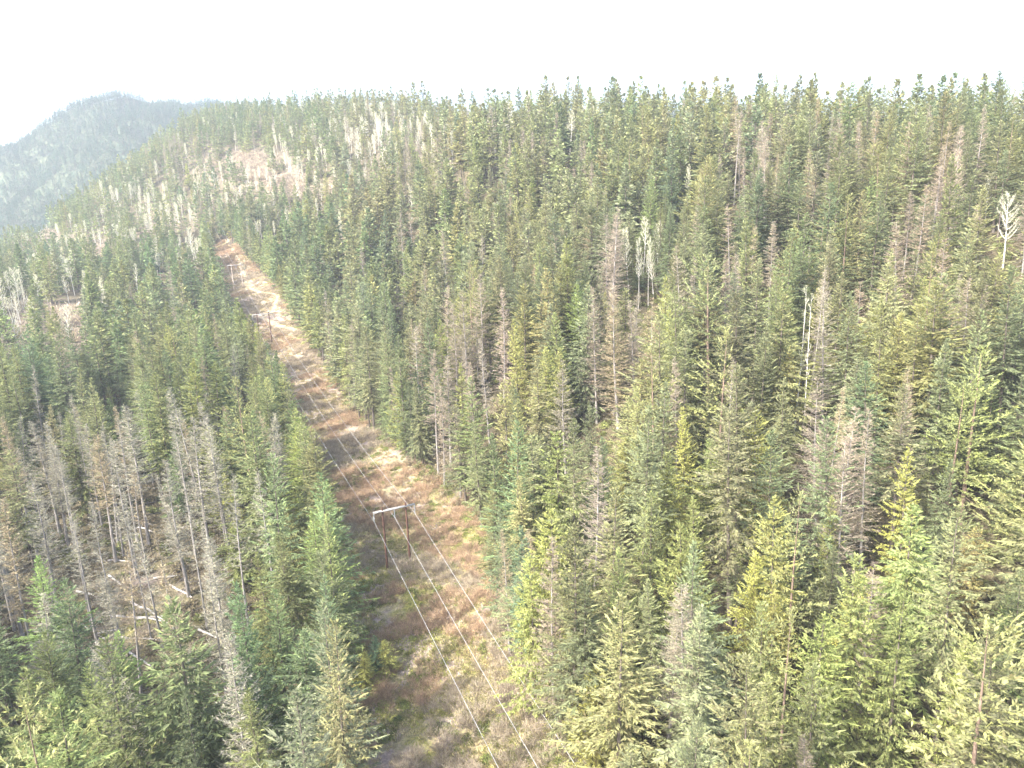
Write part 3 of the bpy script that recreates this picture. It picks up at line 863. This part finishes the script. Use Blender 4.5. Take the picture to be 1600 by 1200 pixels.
# ------------------------------------------------------------------ the mass of the forest: one object per kind, instanced
def scatter(name, pts, rots, scales, tints, index, models, label, cat):
    """models: list of meshes; pts carry rot/scale/tint/index attributes"""
    c = bpy.data.collections.new(name + "_models")
    for k, me in enumerate(models):
        o = bpy.data.objects.new(f"{name}_model_{k:02d}", me)
        c.objects.link(o)
    n = len(pts)
    me = bpy.data.meshes.new(name)
    me.vertices.add(n)
    me.vertices.foreach_set("co", np.asarray(pts, np.float32).ravel())
    a = me.attributes.new("rot", "FLOAT_VECTOR", "POINT"); a.data.foreach_set("vector", np.asarray(rots, np.float32).ravel())
    a = me.attributes.new("sc", "FLOAT_VECTOR", "POINT"); a.data.foreach_set("vector", np.asarray(scales, np.float32).ravel())
    a = me.attributes.new("tint", "FLOAT_VECTOR", "POINT"); a.data.foreach_set("vector", np.asarray(tints, np.float32).ravel())
    a = me.attributes.new("pick", "INT", "POINT"); a.data.foreach_set("value", np.asarray(index, np.int32))
    ob = bpy.data.objects.new(name, me)
    ob["kind"] = "stuff"
    ob["label"], ob["category"] = label, cat
    col.objects.link(ob)
    ng = bpy.data.node_groups.new(name, "GeometryNodeTree")
    ng.interface.new_socket("Geometry", in_out="INPUT", socket_type="NodeSocketGeometry")
    ng.interface.new_socket("Geometry", in_out="OUTPUT", socket_type="NodeSocketGeometry")
    gi, go = ng.nodes.new("NodeGroupInput"), ng.nodes.new("NodeGroupOutput")
    ip = ng.nodes.new("GeometryNodeInstanceOnPoints")
    ci = ng.nodes.new("GeometryNodeCollectionInfo")
    ci.inputs[0].default_value = c
    ci.inputs["Separate Children"].default_value = True
    ci.inputs["Reset Children"].default_value = True
    def at(nm, ty):
        q = ng.nodes.new("GeometryNodeInputNamedAttribute")
        q.data_type = ty
        q.inputs[0].default_value = nm
        return q.outputs[0]
    e2r = ng.nodes.new("FunctionNodeEulerToRotation")
    L = ng.links.new
    L(gi.outputs[0], ip.inputs["Points"])
    L(ci.outputs[0], ip.inputs["Instance"])
    ip.inputs["Pick Instance"].default_value = True
    L(at("pick", "INT"), ip.inputs["Instance Index"])
    L(at("rot", "FLOAT_VECTOR"), e2r.inputs[0])
    L(e2r.outputs[0], ip.inputs["Rotation"])
    L(at("sc", "FLOAT_VECTOR"), ip.inputs["Scale"])
    L(ip.outputs[0], go.inputs[0])
    md = ob.modifiers.new("scatter", "NODES")
    md.node_group = ng
    return ob
WHO = {"fir": ("conifer_forest", "green firs massed over the hillside behind the nearest ones", "forest"), "cedar": ("cedar_forest", "yellow-green cedars scattered through the hillside forest", "forest"),
       "pine": ("pine_forest", "pale clumpy pines scattered through the hillside forest", "forest"), "dead": ("dead_tree_forest", "bare grey and brown conifers scattered over the hillside", "forest"),
       "birch": ("birch_forest", "white leafless birches in clumps over the hillside", "forest")}
for k in WHO:
    T = [t for t in trees if t["kind"] == k and not t.get("solo")]
    if not T:
        continue
    mods, off = [], []
    for l in range(3):
        off.append(len(mods))
        if l and LIB[k][l] is LIB[k][l - 1]:
            off[-1] = off[-2]
            continue
        mods += LIB[k][l]
    meshes = [q[0].merged(q[1]).mesh(WHO[k][0] + "_tree", [q[2], q[3]]) for q in mods]
    scatter(WHO[k][0], [(t["x"], t["y"], t["z"]) for t in T], [(t["lean"][0], t["lean"][1], t["rot"]) for t in T], [xf(t) for t in T],
            [t["tint"] for t in T], [off[lod(t)] + model_of(t)[0] for t in T], meshes, WHO[k][1], WHO[k][2])

# ------------------------------------------------------------------ ground
def sheet(name, xs, ys, zf, mats, attrs=None):
    X, Y = np.meshgrid(xs, ys)
    Z = zf(X, Y)
    V = np.stack([X.ravel(), Y.ravel(), Z.ravel()], 1)
    nx, ny = len(xs), len(ys)
    i, j = np.meshgrid(np.arange(nx - 1), np.arange(ny - 1))
    a = (j * nx + i).ravel()
    F = np.stack([a, a + 1, a + 1 + nx, a + nx], 1)
    me = link_mesh(name, V, [F], mats, attrs=attrs(V) if attrs else None, smooth=True)
    o = bpy.data.objects.new(name, me)
    o["kind"] = "structure"
    col.objects.link(o)
    return o
def ground_attrs(V):
    s, t = corr(V[:, 0], V[:, 1])
    l, r = np.interp(s, _cs, _cl), np.interp(s, _cs, _cr)
    e = np.minimum(t - l, r - t) + 2.0 + 1.5 * np.sin(V[:, 0] * .6) * np.sin(V[:, 1] * .5)
    cl = np.clip(e / 3, 0, 1) * (s < 440)
    bx, by, _ = project(V)
    cl = np.maximum(cl, np.clip(blob(bx, by, OPEN) * 1.2, 0, .6) * (_ > 20))
    moss = np.clip(1.25 - (s + 40) / 110, 0.05, 1)
    return {"cleared": cl, "moss": moss}
xs = np.r_[np.arange(-1500, -260, 20.), np.arange(-260, 160, 1.6), np.arange(160, 1500, 16.)]
ys = np.r_[np.arange(-260, 60, 16.), np.arange(60, 560, 1.8), np.arange(560, 1250, 12.)]
sheet("ground", xs, ys, tz, [MAT["ground"]], ground_attrs)

# far hill behind the left shoulder
HP = np.array([pt(*c) for c in [(-300, 420, 2100), (-120, 300, 2150), (0, 238, 2200), (50, 212, 2220), (100, 188, 2250), (150, 168, 2300), (200, 158, 2350), (280, 168, 2400), (420, 215, 2450), (600, 210, 2450), (900, 330, 2500),
                                   (-300, 520, 1700), (0, 400, 1650), (200, 320, 1600), (400, 260, 1700), (700, 350, 1700), (0, 310, 1950), (120, 260, 1930), (250, 215, 1980),
                                   (-300, 560, 2900), (0, 420, 2900), (300, 340, 3000), (700, 400, 3000)]], dtype=float)
HP = (HP - CAM) * .66 + CAM
HX, HW = _fit(HP, 0.01)
def hz(x, y):
    x, y = np.asarray(x, float), np.asarray(y, float)
    q = np.stack([x.ravel(), y.ravel()], 1)
    b = q / S
    o = _u(((b[:, None] - HX[None]) ** 2).sum(-1)) @ HW[:-3] + HW[-3] + b @ HW[-2:]
    return (o.reshape(x.shape) + 12 * np.sin(x * .021 + 1) * np.sin(y * .017) + 5 * np.sin(x * .06 + np.sin(y * .05)))
hill = sheet("hill", np.arange(-1800, 450, 15.), np.arange(900, 2050, 16.), hz, [MAT["far_ground"]], lambda V: {"cleared": np.zeros(len(V)), "moss": np.zeros(len(V))})
gx, gy = np.meshgrid(np.arange(-1200, 0, 7.5), np.arange(1060, 1620, 7.5))
x = (gx + rng.uniform(-3.2, 3.2, gx.shape)).ravel(); y = (gy + rng.uniform(-3.2, 3.2, gx.shape)).ravel()
z = hz(x, y)
px, py, d = project(np.stack([x, y, z], 1))
k = (px > -250) & (px < 420) & (rng.uniform(0, 1, len(x)) > .06 + .25 * (np.sin(x * .02 + 2 * np.sin(y * .013)) * np.sin(y * .025 + 1) > .5))
x, y, z = x[k], y[k], z[k]
n = len(x)
print("far trees", n)
h = rng.uniform(11, 19, n)
pale = rng.uniform(0, 1, n) < .16
tn = np.where(pale[:, None], np.array([[.13, .155, .14]]), np.array([[.07, .125, .095]])) * rng.uniform(.75, 1.25, (n, 1))
fm = [q[0].merged(q[1]).mesh("far_forest_tree", [q[2], q[3]]) for q in FIR_FAR]
scatter("far_forest", np.stack([x, y, z], 1), np.stack([x * 0, x * 0, rng.uniform(0, 6.28, n)], 1), np.stack([h / H0 * 1.35, h / H0 * 1.35, h / H0], 1), tn, rng.integers(0, len(fm), n), fm,
        "hazy blue-green forest on the far hill against the sky", "forest")

# ------------------------------------------------------------------ dirt track up the clearing
MAT["track"] = bark_mat("dry_track_soil", [(.38, (.25, .20, .15)), (.5, (.35, .29, .20)), (.62, (.42, .36, .25))], .45, 1.0)
TR = [(352, 372), (362, 388), (371, 404), (379, 422), (384, 440), (392, 452), (404, 457), (424, 458), (436, 463), (430, 478), (424, 488), (408, 497), (424, 503), (440, 511), (462, 515), (452, 524)]
W3 = [hit(*p) for p in TR]
W3 = np.array([w for w in W3 if w is not None])[:, :2]
u_ = np.arange(len(W3))
uu = np.linspace(0, len(W3) - 1, 700)
C2 = np.stack([np.interp(uu, u_, W3[:, 0]), np.interp(uu, u_, W3[:, 1])], 1)
ker = np.hanning(31); ker /= ker.sum()
C2 = np.stack([np.convolve(np.pad(C2[:, q], 15, mode="edge"), ker, "valid") for q in (0, 1)], 1)
T2 = unit(np.gradient(C2, axis=0))
N2 = np.stack([T2[:, 1], -T2[:, 0]], 1)
wd = 1.35 + .4 * np.sin(uu * 3.1) + .3 * np.sin(uu * 7.7)
cols = np.linspace(-1, 1, 5)
V = np.concatenate([np.concatenate([C2 + N2 * (wd * c)[:, None], (tz(*(C2 + N2 * (wd * c)[:, None]).T) + .16 * (1 - .9 * c * c))[:, None]], 1)[:, None] for c in cols], 1).reshape(-1, 3)
i, j = np.meshgrid(np.arange(len(C2) - 1), np.arange(4), indexing="ij")
a = (i * 5 + j).ravel()
me = link_mesh("path", V, [np.stack([a, a + 1, a + 6, a + 5], 1)], [MAT["track"]], smooth=True)
o = bpy.data.objects.new("path", me)
o["kind"] = "structure"
col.objects.link(o)

def track_gap(x, y):
    q = C2[::6]
    out = np.empty(len(x))
    for a in range(0, len(x), 10000):
        out[a:a + 10000] = np.sqrt(((x[a:a + 10000, None] - q[None, :, 0]) ** 2 + (y[a:a + 10000, None] - q[None, :, 1]) ** 2)).min(1)
    return out

# ------------------------------------------------------------------ ground cover
def cover(name, pts, models, tints, smin, smax, label):
    n = len(pts)
    s = rng.uniform(smin, smax, n)
    scatter(name, pts, np.stack([rng.normal(0, .1, n), rng.normal(0, .1, n), rng.uniform(0, 6.28, n)], 1), np.stack([s, s, s * rng.uniform(.8, 1.2, n)], 1), tints,
            rng.integers(0, len(models), n), models, label, name.replace("_", " "))
def strip_points(n, s0, s1, extra=1.5, power=1.0):
    s = s0 + (s1 - s0) * rng.uniform(0, 1, n) ** power
    l, r = np.interp(s, _cs, _cl) - extra, np.interp(s, _cs, _cr) + extra
    t = l + (r - l) * rng.uniform(0, 1, n)
    q = on_line(s, t)
    return q[:, 0], q[:, 1], s, t
def patchy(x, y, f, ph=0):
    return np.sin(x * f + ph + 1.7 * np.sin(y * f * .7)) * np.sin(y * f * 1.1 + ph + 1.3 * np.sin(x * f * .6))
MAT["brush"] = leaf_mat("brush_twigs", .2, .4)
MAT["grass"] = leaf_mat("dry_grass", .25, .45)
brf = [brush(86 + q, 1.2, 40, .16).mesh("thicket_clump", [MAT["brush"]]) for q in range(4)]
brm = [brush(81 + q).mesh("brush_clump", [MAT["brush"]]) for q in range(4)]
tfm = [tuft(91 + q).mesh("grass_tuft", [MAT["grass"]]) for q in range(4)]
bum = [bush(95 + q).mesh("bush_clump", [MAT["grass"]]) for q in range(3)]
# bare brush
x, y, s, t = strip_points(10500, -75, 436, 3, 1.15)
k = (patchy(x, y, .19) + rng.normal(0, .35, len(x)) > -.15)
k &= track_gap(x, y) > 1.7
x, y, s = x[k], y[k], s[k]
tn = np.array([.385, .30, .27]) * rng.uniform(.7, 1.35, (len(x), 1)) * np.where((patchy(x, y, .06, 2) > 0)[:, None], [[1, 1.08, 1.12]], [[1.06, .99, .92]])
cover("brush", np.stack([x, y, tz(x, y)], 1), brm, tn, .5, 1.25, "leafless reddish brown brush covering the power line clearing")
# dry and green grass
x, y, s, t = strip_points(52000, -75, 436, 2, 1.35)
k = (patchy(x, y, .16, 1.0) + rng.normal(0, .5, len(x)) > -.2)
k &= track_gap(x, y) > .2 + 1.2 * rng.random(len(x))
x, y, s = x[k], y[k], s[k]
g_ = np.clip(1.1 - (s + 50) / 110, .04, .85) * (.5 + .5 * patchy(x, y, .11, 3)) > rng.uniform(0, .8, len(x))
tn = np.where(g_[:, None], [[.31, .32, .11]], [[.50, .425, .30]]) * rng.uniform(.65, 1.2, (len(x), 1))
cover("grass", np.stack([x, y, tz(x, y)], 1), tfm, tn, .6, 1.3, "dry straw and mossy green grass tufts in the clearing")
# low green bushes, thickest at the near end
x, y, s, t = strip_points(1500, -75, 60, 2, 1.2)
k = (patchy(x, y, .22, 2.0) > 0.05)
x, y = x[k], y[k]
tn = np.array([.20, .23, .085]) * rng.uniform(.6, 1.4, (len(x), 1))
cover("undergrowth", np.stack([x, y, tz(x, y)], 1), bum, tn, .45, 1.1, "low green undergrowth at the near end of the clearing")
# low growth under the near trees
gx, gy = np.meshgrid(np.arange(-260, 190, 2.4), np.arange(60, 300, 2.4))
x = (gx + rng.uniform(-1.2, 1.2, gx.shape)).ravel(); y = (gy + rng.uniform(-1.2, 1.2, gx.shape)).ravel()
z = tz(x, y)
px, py, d = project(np.stack([x, y, z], 1))
k = ~in_corr(x, y) & (d > 45) & (px > -80) & (px < 1680) & (rng.uniform(0, 1, len(x)) < .75 - .5 * blob(px, py, OPEN))
x, y, z, px = x[k], y[k], z[k], px[k]
tn = np.where((rng.uniform(0, 1, len(x)) < .3 + .4 * (px < 560))[:, None], [[.24, .205, .16]], [[.20, .22, .10]]) * rng.uniform(.6, 1.3, (len(x), 1))
cover("forest_undergrowth", np.stack([x, y, z], 1), bum, tn, .7, 2.0, "low green and brown undergrowth beneath the near trees")
# brush of the openings and the forest floor
gx, gy = np.meshgrid(np.arange(-520, 60, 2.2), np.arange(90, 760, 2.2))
x = (gx + rng.uniform(-1.1, 1.1, gx.shape)).ravel(); y = (gy + rng.uniform(-1.1, 1.1, gx.shape)).ravel()
z = tz(x, y)
px, py, d = project(np.stack([x, y, z], 1))
k = (blob(px, py, OPEN) > .35) & ~in_corr(x, y) & (d > 60) & (rng.uniform(0, 1, len(x)) < np.where(d < 200, .5, .9))
x, y, z, d = x[k], y[k], z[k], d[k]
tn = np.array([.43, .365, .345]) * rng.uniform(.7, 1.25, (len(x), 1))
n = len(x)
s = rng.uniform(.8, 1.6, n) * np.where(d > 250, 2.2, .9)
scatter("bare_thicket", np.stack([x, y, z], 1), np.stack([x * 0, x * 0, rng.uniform(0, 6.28, n)], 1), np.stack([s, s, s], 1), tn, rng.integers(0, 4, n) + np.where(d > 250, 4, 0), brm + brf, "pinkish leafless thickets in the openings of the forest", "thicket")

# ------------------------------------------------------------------ pole frames and wires
MAT["pole"] = bark_mat("tarred_pole_wood", [(.3, (.085, .045, .033)), (.7, (.19, .105, .075))], 2.0, .1)
MAT["pole_pale"] = bark_mat("sunlit_pole_wood", [(.3, (.42, .33, .26)), (.7, (.66, .56, .47))], 2.0, .1)  # sunlight on the third frame's legs put into a paler wood colour
MAT["arm"] = bark_mat("bleached_crossarm_wood", [(.3, (.32, .31, .30)), (.7, (.52, .51, .50))], 3.0, 1.)
m, nt, b = new_mat("insulator_glass", .25)
b.inputs["Base Color"].default_value = (.55, .58, .58, 1)
MAT["ins"] = m
m, nt, b = new_mat("galvanised_steel", .4)
b.inputs["Base Color"].default_value = (.55, .56, .57, 1)
b.inputs["Metallic"].default_value = .6
MAT["steel"] = m
m, nt, b = new_mat("bright_aluminium_wire", .35)
b.inputs["Base Color"].default_value = (.66, .67, .68, 1)
b.inputs["Metallic"].default_value = .3
MAT["wire"] = m
def part(name, me, parent):
    o = bpy.data.objects.new(name, me)
    o.parent = parent
    col.objects.link(o)
    return o
ARM, GAP = 4.4, 2.45
def insulator_geo():
    g = Geo()
    z = [0, -.12]
    g.tube([(0, 0, 0), (0, 0, -1.75)], [.03, .03], 6)
    for q in range(9):
        zc = -.2 - q * .155
        g.tube([(0, 0, zc + .045), (0, 0, zc), (0, 0, zc - .04)], [.045, .15, .05], 10)
    return g
def pole_frame(p, hgt, label, pole_mat):
    """two poles across the line, a crossarm near their tops and three hanging insulator strings"""
    z0 = [float(tz(*(p + LN * s * GAP))) for s in (-1, 1)]
    zc = float(tz(*p))
    root = bpy.data.objects.new("pole_frame", None)
    root.location = (p[0], p[1], zc)
    root.rotation_euler = (0, 0, math.atan2(LN[1], LN[0]))
    root["label"], root["category"], root["group"] = label, "power pole", "wooden H-shaped pole frames carrying the line"
    col.objects.link(root)
    for k, s in enumerate((-1, 1)):
        g = Geo()
        zz = np.linspace(z0[k] - zc - 1.0, hgt + .75, 8)
        g.tube(np.stack([np.full(8, s * GAP), np.zeros(8), zz], 1), np.linspace(.27, .18, 8), 12)
        a = g.tube([(s * GAP, 0, hgt + .74), (s * GAP, 0, hgt + .80)], [.16, .01], 12)
        part("pole", g.mesh("pole", [MAT[pole_mat]], True), root)
    g = Geo()
    for q in (-.21, .21):
        g.box((0, q, hgt), ((1, 0, 0), (0, 1, 0), (0, 0, 1)), (ARM, .055, .13))
    part("crossarm", g.mesh("crossarm", [MAT["arm"]]), root)
    for s in (-1, 1):
        g = Geo()
        g.tube([(s * GAP, -.30, hgt), (s * GAP, .30, hgt)], [.035, .035], 6)
        part("bolt", g.mesh("bolt", [MAT["steel"]]), root)
    ig = insulator_geo().mesh("insulator", [MAT["ins"]])
    for s in (-1, 0, 1):
        o = part("insulator", ig, root)
        o.location = (s * (ARM - .12), 0, hgt - .13)
        c = Geo()
        c.box((0, 0, -1.8), ((1, 0, 0), (0, 1, 0), (0, 0, 1)), (.05, .28, .07))
        q = part("clamp", c.mesh("clamp", [MAT["steel"]]), o)
    out = [np.array([*(p + LN * s * (ARM - .12)), zc + hgt - .13 - 1.87]) for s in (-1, 0, 1)]
    return out
A1 = pole_frame(LP, 12.6, "nearest pole frame in the clearing, dark red-brown legs under a whitish crossarm", "pole")
A2 = pole_frame(LP + LD * 191, 13.2, "second pole frame up the clearing, dark legs where the pale track bends", "pole")
A3 = pole_frame(LP + LD * 293, 13.5, "third and highest pole frame, pale legs beside the straight track", "pole_pale")
A4 = [a + np.array([*(LD * 170), 0]) for a in A3]
for a in A4:
    a[2] = float(tz(a[0], a[1])) + 9
A0 = [np.array([*(a[:2] - LD0 * 200), a[2] - 12.0]) for a in A1]
SIDE = ("left-hand conductor wire seen from the nearest pole frame", "middle conductor wire under the crossarm centres", "right-hand conductor wire passing the crossarm ends")
for k in range(3):
    pts = []
    for a, b_, sag in ((A0[k], A1[k], 1.4), (A1[k], A2[k], 3.0), (A2[k], A3[k], 1.3), (A3[k], A4[k], 2.0)):
        u = np.linspace(0, 1, 49)[(1 if pts else 0):]
        q = a[None] * (1 - u)[:, None] + b_[None] * u[:, None]
        q[:, 2] -= 4 * sag * u * (1 - u)
        pts.append(q)
    g = Geo()
    pp = np.concatenate(pts)
    g.tube(pp, np.full(len(pp), .026), 5)
    o = bpy.data.objects.new("power_line", g.mesh("power_line", [MAT["wire"]], True))
    o["label"], o["category"], o["group"] = SIDE[k], "power line", "conductors of the power line"
    col.objects.link(o)

# ------------------------------------------------------------------ fallen logs
MAT["log"] = bark_mat("bleached_log_wood", [(.3, (.36, .33, .30)), (.7, (.66, .63, .59))], 2.0, 1.)
LOGS = [(150, 880, 205, 878), (170, 900, 190, 915), (205, 942, 262, 975), (165, 965, 255, 972), (160, 1000, 255, 1002), (150, 992, 190, 985), (265, 915, 300, 935), (215, 825, 238, 832), (90, 960, 140, 985), (200, 1020, 240, 1045),
        (240, 905, 285, 900), (210, 970, 300, 962), (120, 925, 160, 940), (310, 985, 345, 1000)]
WH = ["upper", "short stubby", "long slanting pale", "level pale", "lowest level", "short tilted", "small", "topmost short", "leaning grey", "bottom slanting", "thin", "middle long", "thin slanting grey", "rightmost short"]
for k, (a, b_, c, d_) in enumerate(LOGS):
    p, q = hit(a, b_), hit(c, d_)
    if p is None or q is None:
        continue
    g = Geo()
    n = 9
    u = np.linspace(0, 1, n)
    L = p[None] * (1 - u)[:, None] + q[None] * u[:, None]
    L[:, 2] = np.maximum(L[:, 2], tz(L[:, 0], L[:, 1])) + .18
    L -= p
    g.tube(L, np.linspace(.24, .12, n), 8)
    for e in range(4):
        w = L[2 + e] + 0
        g.tube([w, w + [rng.uniform(-.6, .6), rng.uniform(-.6, .6), rng.uniform(.3, 1.2)]], [.04, .012], 4)
    o = bpy.data.objects.new("fallen_log", g.mesh("fallen_log", [MAT["log"]], True))
    o.location = p
    o["label"] = f"{WH[k]} fallen log among the grey snags"
    o["category"], o["group"] = "log", "bleached logs lying among the snags"
    col.objects.link(o)

# ------------------------------------------------------------------ haze
g = Geo()
g.box((0, 900, 230), ((1, 0, 0), (0, 1, 0), (0, 0, 1)), (2100, 1300, 400))
m = bpy.data.materials.new("haze_air")
m.use_nodes = True
nt = m.node_tree
nt.nodes.remove(nt.nodes["Principled BSDF"])
pv = nt.nodes.new("ShaderNodeVolumePrincipled")
pv.inputs["Color"].default_value = (.66, .74, .86, 1)
pv.inputs["Density"].default_value = 0.00022
pv.inputs["Anisotropy"].default_value = 0.0
nt.links.new(pv.outputs[0], nt.nodes["Material Output"].inputs["Volume"])
o = bpy.data.objects.new("haze", g.mesh("haze", [m]))
o["kind"] = "stuff"
col.objects.link(o)
zs = [min(q) for q in (tz(xs[None, :], ys[:, None]).ravel(),)]
print(project(np.array([0,0,0.]))[0], "ground z min", zs, "hill z", hz(np.linspace(-2600, 700, 60), np.full(60, 3075.)).min(), "trees", len(trees), "solo", len(chosen))
